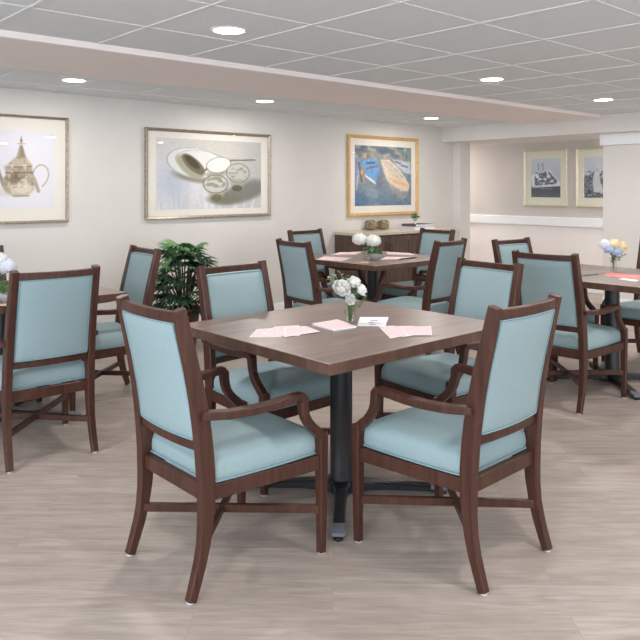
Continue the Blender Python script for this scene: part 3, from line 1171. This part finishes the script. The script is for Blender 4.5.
# ------------------------------------------------------------------ flowers
def petal(bm, c, d, up, length, width, cup, n=5):
    """a cupped petal that starts at c and grows along d, bending towards up"""
    d, up = Vector(d).normalized(), Vector(up).normalized()
    s = d.cross(up).normalized()
    rows = []
    for i in range(n + 1):
        t = i / n
        wv = width * math.sin(math.pi * min(.97, .12 + .8 * t)) ** .7
        p = Vector(c) + d * length * t + up * cup * length * t * t
        row = []
        for j in range(-2, 3):
            row.append(bm.verts.new(p + s * wv * j / 4 + up * (abs(j) / 2) ** 2 * wv * .22))
        rows.append(row)
    for a, b_ in zip(rows, rows[1:]):
        for j in range(4):
            f = bm.faces.new((a[j], a[j + 1], b_[j + 1], b_[j]))
            f.smooth = True


def rose_mesh(r, axis, seed):
    rnd = random.Random(seed)
    b = bmesh.new()
    ax = Vector(axis).normalized()
    o1 = ax.orthogonal().normalized()
    o2 = ax.cross(o1)
    for ring, (n, tilt, ln) in enumerate(((3, .15, .75), (5, .45, .95), (6, .85, 1.1), (7, 1.35, 1.15))):
        for k in range(n):
            a = 2 * math.pi * (k + ring * .5) / n + rnd.uniform(-.15, .15)
            rad = o1 * math.cos(a) + o2 * math.sin(a)
            d = ax * math.cos(tilt) + rad * math.sin(tilt)
            upv = (ax - rad * .9) if ring < 3 else (ax * .5 - rad * .4)
            petal(b, rad * r * .06 - ax * r * .45, d, upv, r * ln, r * (1.15 if ring > 0 else .8), .35)
    bmesh.ops.create_icosphere(b, subdivisions=2, radius=r * .42, matrix=Matrix.Translation(ax * (-r * .1)))
    return b


def hydrangea_mesh(r, seed, flat=.85):
    rnd = random.Random(seed)
    b = bmesh.new()
    n = 70
    for k in range(n):
        z = 1 - 2 * (k + .5) / n * .86
        a = k * 2.399963
        q = math.sqrt(max(0, 1 - z * z))
        nr = Vector((q * math.cos(a), q * math.sin(a), z))
        c = Vector((nr.x, nr.y, nr.z * flat)) * r * rnd.uniform(.86, 1.02)
        o1 = nr.orthogonal().normalized()
        o2 = nr.cross(o1)
        ph = rnd.uniform(0, 1.5)
        s = r * .26
        for j in range(4):
            aa = ph + j * math.pi / 2
            d = o1 * math.cos(aa) + o2 * math.sin(aa)
            e = nr.cross(d)
            v = [c, c + d * s * .55 + e * s * .38 + nr * s * .12, c + d * s + nr * s * .05, c + d * s * .55 - e * s * .38 + nr * s * .12]
            b.faces.new([b.verts.new(x) for x in v])
    bmesh.ops.create_icosphere(b, subdivisions=2, radius=r * .84, matrix=Matrix.Diagonal((1, 1, flat, 1)))
    return b


def leaf_mesh(pts_dirs, ln, wd):
    b = bmesh.new()
    for c, d in pts_dirs:
        d = Vector(d).normalized()
        u = Vector((0, 0, 1))
        if abs(d.dot(u)) > .95:
            u = Vector((1, 0, 0))
        petal(b, c, d, (u - d * d.dot(u)), ln, wd, -.15, 4)
    return b


def bottle_vase(x, y, s, lab, r=.028, h=.125, flare=False):
    t = thing('glass_vase', (x, y, TZ), 0, lab, 'vase')
    if flare:
        pr = [(r * .8, .0), (r * .85, .004), (r * .75, h * .5), (r, h)]
    else:
        pr = [(r * .92, 0), (r, .004), (r, h * .45), (r * .86, h * .6), (r * .58, h * .78), (r * .52, h * .9), (r * .62, h)]
    pr = [(a * s, b_ * s) for a, b_ in pr]
    link('body', lathe(bmesh.new(), pr, 28, caps=(True, False)), M['vase_glass'], t, True)
    return t


def flower(name, base, head, rad, kind, petals, lab, cat, group, seed=1, axis=None, leaves=()):
    """stem from base (in the vase) to head; the origin sits at the base"""
    base, head = Vector(base), Vector(head)
    t = thing(name, base, 0, lab, cat, group)
    d = head - base
    ax = Vector(axis) if axis else (d.normalized() + Vector((0, 0, .3)))
    b = rose_mesh(rad, ax, seed) if kind == 'rose' else hydrangea_mesh(rad, seed)
    bmesh.ops.translate(b, verts=b.verts, vec=d)
    link('flower_head', b, M[petals], t, kind == 'rose')
    mid = Vector((d.x * .15, d.y * .15, d.z * .55))
    link('stem', tube(bmesh.new(), [(0, 0, 0), mid, d - Vector((0, 0, rad * .3))], .002, 6), M['stem'], t)
    if leaves:
        link('leaf', leaf_mesh([(d * f - Vector((0, 0, rad * .2)), dd) for f, dd in leaves], rad * 1.2, rad * .6), M['leaf_light'], t, True)
    return t


CAMX, CAMZ = Vector((CA, -SA, 0)), Vector((SA, CA, 0))     # rightwards and away from the camera, on the floor


def off(x, y, r, up, fwd=0):
    v = Vector((x, y, 0)) + CAMX * r + CAMZ * fwd
    return (v.x, v.y, TZ + up)


# front table: glass bottle with white roses
vx, vy = at(350, 323.0, .76)
bottle_vase(vx, vy, 1.0, 'small clear glass bottle vase with white roses on the front table', r=.026, h=.135)
RG = 'white roses in the front table vase'
flower('white_rose', off(vx, vy, -.004, .008), off(vx, vy, -.040, .160, -.01), .050, 'rose', 'white_petal', 'large white rose leaning left in the front bottle vase', 'flower', RG, 1, (-.3, -.8, .7))
flower('white_rose', off(vx, vy, .004, .008), off(vx, vy, .018, .178, .03), .042, 'rose', 'white_petal', 'white rose standing highest in the front bottle vase', 'flower', RG, 2, (.1, -.5, .9))
flower('white_rose', off(vx, vy, .006, .008), off(vx, vy, .050, .150, 0), .036, 'rose', 'white_petal', 'small white rose leaning right in the front bottle vase', 'flower', RG, 3, (.9, -.6, .6))
flower('white_rose', off(vx, vy, .0, .008), off(vx, vy, .0, .112, -.02), .030, 'rose', 'white_petal', 'small white rose hanging low over the neck of the front bottle vase', 'flower', RG, 4, (-.4, -1, .2))


def sprig(base, tips, lab, seed, m='sage', ln=.022, wd=.012, group=None):
    base = Vector(base)
    t = thing('leafy_sprig', base, 0, lab, 'greenery', group)
    rnd = random.Random(seed)
    sb_, lb = bmesh.new(), bmesh.new()
    for tip in tips:
        d = Vector(tip) - base
        P = [Vector((0, 0, 0)), Vector((d.x * .2, d.y * .2, d.z * .6)), d]
        tube(sb_, P, .0012, 5)
        for k in range(9):
            f = .45 + .55 * k / 8
            q = P[1].lerp(P[2], max(0, (f - .45) / .55))
            a = rnd.uniform(0, 6.28)
            petal(lb, q, (math.cos(a), math.sin(a), rnd.uniform(-.2, .9)), (0.05, 0.03, 1), ln * rnd.uniform(.7, 1.2), wd, -.2, 3)
    link('stem', sb_, M['stem'], t)
    link('leaves', lb, M[m], t, True)
    return t


SG = 'green sprigs in the front table vase'
sprig(off(vx, vy, 0, .01), [off(vx, vy, -.075, .225), off(vx, vy, -.045, .23), off(vx, vy, -.10, .205), off(vx, vy, -.02, .215)],
      'pale green sprig rising left above the white roses', 5, group=SG)
sprig(off(vx, vy, .003, .01), [off(vx, vy, .07, .12, -.02), off(vx, vy, .05, .09, -.03), off(vx, vy, .035, .17, -.03)],
      'green sprig drooping right beside the neck of the front bottle vase', 6, m='leaf_light', group=SG)


def paper(name, corners, z, lab, cat, pm='pink', group=None, th=.0006, inset=.03, body='paper', shape=None):
    """a sheet whose corners are given as photograph points on the table plane; origin at its middle"""
    P = [Vector((*at(px, py, z), 0)) for px, py in corners]
    c = sum(P, Vector()) / len(P)
    t = thing(name, (c.x, c.y, z), 0, lab, cat, group)
    b = bmesh.new()
    loft(b, [[(p.x - c.x, p.y - c.y, 0) for p in P], [(p.x - c.x, p.y - c.y, th) for p in P]], smooth=False)
    link('sheet', b, M[body], t)
    if pm:
        Q = [(p - c) * (1 - inset * 2) for p in P]
        b = bmesh.new()
        loft(b, [[(q.x, q.y, th + .00005) for q in Q], [(q.x, q.y, th + .0003) for q in Q]], smooth=False)
        link('printed_area', b, M[pm], t)
    return t


PG = 'pink printed sheets fanned on the front table'
paper('printed_sheet', [(249, 337.3), (257, 329.2), (287, 327.2), (281, 337)], TZ, 'pink printed sheet at the left end of the left fan on the front table', 'paper', group=PG)
paper('printed_sheet', [(262, 334.8), (275, 326.6), (299, 325.4), (300, 336.2)], TZ + .0012, 'pink printed sheet in the middle of the left fan on the front table', 'paper', group=PG)
paper('printed_sheet', [(284, 337.3), (285, 326.8), (306, 326.2), (320, 331.6)], TZ + .0024, 'pink printed sheet at the right end of the left fan on the front table', 'paper', group=PG)
paper('printed_sheet', [(378.5, 326.4), (395, 325.8), (407, 335), (390.5, 338.4)], TZ, 'pink printed sheet at the left end of the right fan on the front table', 'paper', group=PG)
paper('printed_sheet', [(391, 326.4), (414, 325.9), (421, 334.5), (402, 337)], TZ + .0012, 'pink printed sheet in the middle of the right fan on the front table', 'paper', group=PG)
paper('printed_sheet', [(400, 326.6), (431, 326.2), (432, 335.3), (407, 335.3)], TZ + .0024, 'pink printed sheet at the right end of the right fan on the front table', 'paper', group=PG)
paper('booklet', [(311.6, 325.2), (337, 320.6), (356.6, 327.6), (333.5, 331.2)], TZ, 'white booklet with a pink cover left of the bottle vase', 'booklet', th=.007, inset=.03)
bk = paper('card_stack', [(357.3, 326), (360, 318.2), (388.6, 318.2), (385.5, 326.2)], TZ, 'stack of white cards with grey marks right of the bottle vase', 'cards', pm=None, th=.006)
b = bmesh.new()
for px, py, wx, wy in ((374, 319.6, .034, .010), (371, 321.4, .022, .010), (372.5, 323.4, .032, .010)):
    c = Vector((*at(px, py + 1, .766), 0)) - bk.location
    Q = [c + CAMX * a * wx / 2 + CAMZ * e * wy / 2 for a, e in ((-1, -1), (1, -1), (1, 1), (-1, 1))]
    loft(b, [[(q.x, q.y, .00605) for q in Q], [(q.x, q.y, .0064) for q in Q]], smooth=False)
link('grey_marks', b, M['mark'], bk)

# middle back table
hx, hy = at(365.5, 259.5, .76)
bottle_vase(hx, hy, 1.15, 'small glass vase with two white hydrangeas on the middle back table', r=.034, h=.12)
HG = 'white hydrangeas on the middle back table'
flower('white_hydrangea', off(hx, hy, -.006, .01), off(hx, hy, -.05, .175), .066, 'hyd', 'white_petal', 'left white hydrangea on the middle back table', 'flower', HG, 11)
flower('white_hydrangea', off(hx, hy, .006, .01), off(hx, hy, .065, .165, -.03), .068, 'hyd', 'white_petal', 'right white hydrangea on the middle back table', 'flower', HG, 12, leaves=((.8, (-.7, .3, -.2)), (.8, (-.5, -.5, -.4))))


def moss_bowl(x, y, r, lab):
    t = thing('moss_bowl', (x, y, TZ), 0, lab, 'planter')
    link('bowl', lathe(bmesh.new(), [(r * .6, 0), (r * .72, .006), (r * .95, .03), (r, .058), (r * .92, .058), (r * .88, .045)], 28), M['grey_pot'], t, True)
    rnd = random.Random(4)
    b = bmesh.new()
    bmesh.ops.create_icosphere(b, subdivisions=3, radius=r * .95, matrix=Matrix.Translation((0, 0, .052)) @ Matrix.Diagonal((1, 1, .75, 1)))
    for k in range(130):
        a, z = k * 2.39996, (k + .5) / 130
        q = math.sqrt(1 - z * z)
        n = Vector((q * math.cos(a), q * math.sin(a), z))
        petal(b, Vector((n.x, n.y, n.z * .75)) * r * .9 + Vector((0, 0, .052)), n + Vector((rnd.uniform(-.5, .5), rnd.uniform(-.5, .5), 0)), n.orthogonal(), r * .3, r * .16, .2, 2)
    link('moss', b, M['moss'], t)
    return t


mx_, my_ = at(375, 259.8, .76)
moss_bowl(mx_, my_, .055, 'grey bowl of green succulents beside the white hydrangeas on the middle back table')
dx, dy = at(366, 261.8, .76)
b = lathe(bmesh.new(), [(.043, 0), (.045, .001), (.045, .006), (.043, .007)], 24)
o = link('wood_slice', b, M['tan'], None)
o.location = (at(364, 263.0, .76)[0], at(364, 263.0, .76)[1], TZ)
tag(o, 'small tan wooden slice in front of the vase on the middle back table', 'decor')
P2 = 'pink sheets on the middle back table'
paper('printed_sheet', [(316, 259.7), (324, 256.4), (352, 257.9), (342, 260.9)], TZ, 'pink sheet at the near left of the middle back table', 'paper', group=P2)
paper('printed_sheet', [(331, 254.6), (340, 252.2), (362, 252.0), (356, 254.4)], TZ, 'pink sheet at the far left of the middle back table', 'paper', group=P2)
paper('printed_sheet', [(388, 254.3), (386, 251.9), (410, 253.0), (415, 255.1)], TZ, 'pink sheet at the far right of the middle back table', 'paper', group=P2)
paper('printed_sheet', [(381, 259.6), (386, 256.6), (409, 257.2), (412, 258.2)], TZ, 'pink sheet at the near right of the middle back table', 'paper', group=P2)
paper('dark_folder', [(399, 259.6), (401, 258.6), (416, 257.2), (417, 258.0)], TZ + .002, 'narrow dark strip beside the near right pink sheet on the middle back table', 'folder', pm=None, body='rubber', th=.003)

# left table
lx, ly = at(1, 297, .76)
bottle_vase(lx, ly, 1.1, 'glass vase of white hydrangeas on the left table', r=.034, h=.13)
H3 = 'white hydrangeas on the left table'
flower('white_hydrangea', off(lx, ly, .004, .01), off(lx, ly, .045, .175, -.01), .052, 'hyd', 'lilac_petal', 'white hydrangea nearest the chair on the left table', 'flower', H3, 15)
flower('white_hydrangea', off(lx, ly, -.004, .01), off(lx, ly, -.02, .215, .02), .048, 'hyd', 'white_petal', 'white hydrangea at the very left edge of the photo', 'flower', H3, 16, leaves=((.8, (.7, -.5, -.1)), (.85, (.2, -.9, .1))))
qx, qy = at(0, 302, .76)
moss_bowl(qx + .045, qy - .03, .070, 'pale bowl of dark green moss on the left table')
o = link('wood_slice', lathe(bmesh.new(), [(.028, 0), (.03, .001), (.03, .008), (.028, .009)], 20), M['tan'], None)
o.location = (*at(6, 305.5, .76), TZ)
tag(o, 'small tan wooden slice in front of the moss bowl on the left table', 'decor')

# right table
rx_, ry_ = at(613.5, 270.6, .76)
bottle_vase(rx_, ry_, 1.0, 'short glass vase with blue and yellow flowers on the right table', r=.030, h=.10, flare=True)
FG = 'blue and yellow flowers on the right table'
for k, (r_, u_, f_, rad, pm, lab) in enumerate((
        (-.058, .195, 0, .048, 'lilac_petal', 'pale white-blue blossom at the upper left of the right table vase'),
        (-.042, .160, -.02, .040, 'blue_petal', 'light blue blossom at the left of the right table vase'),
        (.016, .145, -.03, .040, 'blue_petal', 'light blue blossom hanging low in the middle of the right table vase'),
        (.002, .200, -.01, .047, 'yellow_petal', 'pale yellow blossom at the top of the right table vase'),
        (.055, .180, 0, .050, 'yellow_petal', 'yellow blossom at the right of the right table vase'))):
    flower('silk_flower', off(rx_, ry_, .0, .008), off(rx_, ry_, r_, u_, f_), rad, 'hyd', pm, lab, 'flower', FG, 30 + k,
           leaves=((.8, (-.3, -.9, -.3)),) if k == 1 else ())
sprig(off(rx_, ry_, 0, .01), [off(rx_, ry_, .08, .12, -.02), off(rx_, ry_, -.03, .13, -.03), off(rx_, ry_, .01, .11, -.02)],
      'small green sprig under the blossoms of the right table vase', 8, m='leaf', ln=.03, wd=.018)
paper('green_menu_card', [(581, 276.5), (582, 275.2), (598, 273.6), (599, 274.8)], TZ, 'dark green folded card at the left of the right table', 'card', pm=None, body='green_card', th=.004)
RP = 'red sheets on the right table'
paper('red_sheet', [(601, 274.8), (612, 272.6), (628, 274.0), (620, 277.6)], TZ, 'coral red sheet left of the stack in front of the flowers on the right table', 'paper', pm=None, body='red_paper', group=RP)
paper('red_sheet', [(612, 276.9), (622, 273.9), (644, 275.4), (640, 279.4)], TZ + .0012, 'coral red sheet cut by the right edge of the photo on the right table', 'paper', pm=None, body='red_paper', group=RP)
paper('white_card', [(618, 279.2), (623, 278.2), (640, 280.0), (636, 281.6)], TZ, 'white card in front of the red sheets on the right table', 'card', pm=None)

# ------------------------------------------------------------------ on the sideboard
def lump(px, py, r, lab, seed):
    x, y = at(px, py, SH)
    y = min(max(y, SY0 + r), SY1 - r - .01)
    rr = (px - CX) / F
    Z = y / (CA - SA * rr)
    x = rr * Z * CA + Z * SA
    b = bmesh.new()
    bmesh.ops.create_icosphere(b, subdivisions=4, radius=r)
    rnd = random.Random(seed)
    dirs = [Vector((rnd.gauss(0, 1), rnd.gauss(0, 1), rnd.gauss(0, 1))).normalized() for _ in range(26)]
    for v in b.verts:
        n = v.co.normalized()
        # a blocky ball of wrapped bands
        q = max(abs(n.x), abs(n.y), abs(n.z))
        f = (.84 / q) ** .55
        best = min(abs(n.dot(d)) for d in dirs)
        v.co = n * r * f * (1.0 - .10 * (best < .02) + .03 * math.sin(9 * n.x + seed) * math.cos(8 * n.z))
        v.co.z = max(v.co.z, -r * .92)
    o = link('woven_ball', b, M['bark'], None, True)
    o.location = (x, y, SH + r * .92)
    tag(o, lab, 'decor', 'brown woven balls on the sideboard')


lump(371, 228.5, .070, 'brown woven ball at the left, nearer of the pair on the sideboard', 1)
lump(383.5, 228.0, .068, 'brown woven ball at the right of the pair on the sideboard', 2)


def on_sb(px, y=6.02):
    r = (px - CX) / F
    Z = y / (CA - SA * r)
    return r * Z * CA + Z * SA, y


b0, b1 = on_sb(404, 6.0), on_sb(431, 6.0)
bw = min((b1[0] - b0[0]), .42)
bxc = (b0[0] + b1[0]) / 2


def book(z, w_, d_, th, cover, rz, lab):
    t = thing('book', (bxc, 6.0, z), rz, lab, 'book', 'books stacked on the sideboard')
    c = bmesh.new()
    box(c, -w_ / 2, w_ / 2, -d_ / 2, d_ / 2, 0, .003)
    box(c, -w_ / 2, w_ / 2, -d_ / 2, d_ / 2, th - .003, th)
    box(c, -w_ / 2, -w_ / 2 + .003, -d_ / 2, d_ / 2, .003, th - .003)
    link('cover', c, cover, t)
    link('pages', nbox(-w_ / 2 + .003, w_ / 2 - .005, -d_ / 2 + .005, d_ / 2 - .005, .003, th - .003), M['paper'], t)
    return t


book(SH, .36, .26, .036, M['book_light'], R(-6), 'pale book at the bottom of the stack on the sideboard')
book(SH + .0362, .34, .24, .030, M['book_dark'], R(-2), 'dark violet-grey book on top of the stack on the sideboard')
pl = thing('small_potted_plant', (on_sb(415, 6.0)[0], 6.0, SH + .0664), 0, 'small sage green plant in a clear footed glass on the books', 'plant')
link('glass_bowl', lathe(bmesh.new(), [(.03, 0), (.03, .004), (.008, .012), (.008, .03), (.03, .045), (.036, .075), (.034, .075), (.028, .05), (.004, .036)], 24), M['vase_glass'], pl, True)
rnd = random.Random(7)
b = bmesh.new()
for k in range(46):
    a, e = rnd.uniform(0, 6.28), rnd.uniform(.1, 1.3)
    d = Vector((math.cos(a) * math.cos(e), math.sin(a) * math.cos(e), math.sin(e)))
    petal(b, Vector((0, 0, .07)) + d * rnd.uniform(.0, .045), d, (.02, .01, 1), .045, .026, -.2, 3)
tube(b, [(0, 0, .035), (0, 0, .09)], .006, 6)
link('leaves', b, M['sage'], pl, True)

# ------------------------------------------------------------------ potted palm
PXx, PYy = 3.36, 5.52
palm = thing('potted_palm', (PXx, PYy, 0), 0, 'leafy green potted palm standing by the back wall', 'potted plant')
link('pot', lathe(bmesh.new(), [(.10, 0), (.105, .01), (.135, .30), (.148, .305), (.150, .335), (.138, .337), (.132, .31), (.128, .29)], 36), M['pot'], palm, True)
link('soil', lathe(bmesh.new(), [(.129, .27), (.131, .292), (.06, .300)], 24), M['soil'], palm)
rnd = random.Random(12)


def frond(base, head, outdir, size, light, nleaf=13):
    """a fan leaf: petiole plus pleated leaflets spread in a fan"""
    b = bmesh.new()
    base, head = Vector(base), Vector(head)
    mid = base.lerp(head, .55) + Vector((0, 0, .05))
    o = Vector(outdir).normalized()
    side = o.cross(Vector((0, 0, 1)))
    if side.length < .1:
        side = Vector((1, 0, 0))
    side.normalize()
    nrm = side.cross(o).normalized()
    for k in range(nleaf):
        f = (k / (nleaf - 1) - .5) * 2
        a = f * 1.75
        d = o * math.cos(a) + side * math.sin(a)
        ln = size * (1 - .25 * abs(f)) * rnd.uniform(.9, 1.1)
        wd = size * .15
        s = d.cross(nrm).normalized()
        prev = None
        for i in range(6):
            t_ = i / 5
            p = head + d * ln * t_ + nrm * (ln * .05 * math.sin(t_ * 3)) - Vector((0, 0, 1)) * ln * .42 * t_ * t_
            w_ = wd * (math.sin(math.pi * (.1 + .88 * t_)) ** .8)
            row = [b.verts.new(p - s * w_ / 2 - nrm * w_ * .2), b.verts.new(p), b.verts.new(p + s * w_ / 2 - nrm * w_ * .2)]
            if prev:
                b.faces.new((prev[0], prev[1], row[1], row[0]))
                b.faces.new((prev[1], prev[2], row[2], row[1]))
            prev = row
    fr = link('frond', b, M['leaf_light'] if light else M['leaf'], palm)
    link('stalk', tube(bmesh.new(), [base, mid, head], [.006, .004, .003], 6), M['stem'] if light else M['stem_brown'], fr)


for k in range(4):
    a = k * 1.57 + .4
    link('trunk', tube(bmesh.new(), [(math.cos(a) * .04, math.sin(a) * .04, .29), (math.cos(a) * .05, math.sin(a) * .05, .45), (math.cos(a) * .06, math.sin(a) * .06, .68)], [.012, .010, .008], 8), M['stem_brown'], palm)
NF = 50
for k in range(NF):
    a = k * 2.39996 + rnd.uniform(-.3, .3)
    lev = (k + .5) / NF
    h_ = .34 + .56 * lev + rnd.uniform(-.04, .04)
    rr = .22 * (1 - .62 * lev ** 1.8) * rnd.uniform(.75, 1.12)
    d = Vector((math.cos(a), math.sin(a), -.1 + .9 * lev + rnd.uniform(-.25, .25)))
    head = Vector((math.cos(a) * rr, math.sin(a) * rr, h_))
    frond((math.cos(a) * .05, math.sin(a) * .05, .35 + .15 * lev), head, d, rnd.uniform(.16, .20) if lev < .8 else .17, lev > .86 or (lev > .6 and k % 5 == 0))
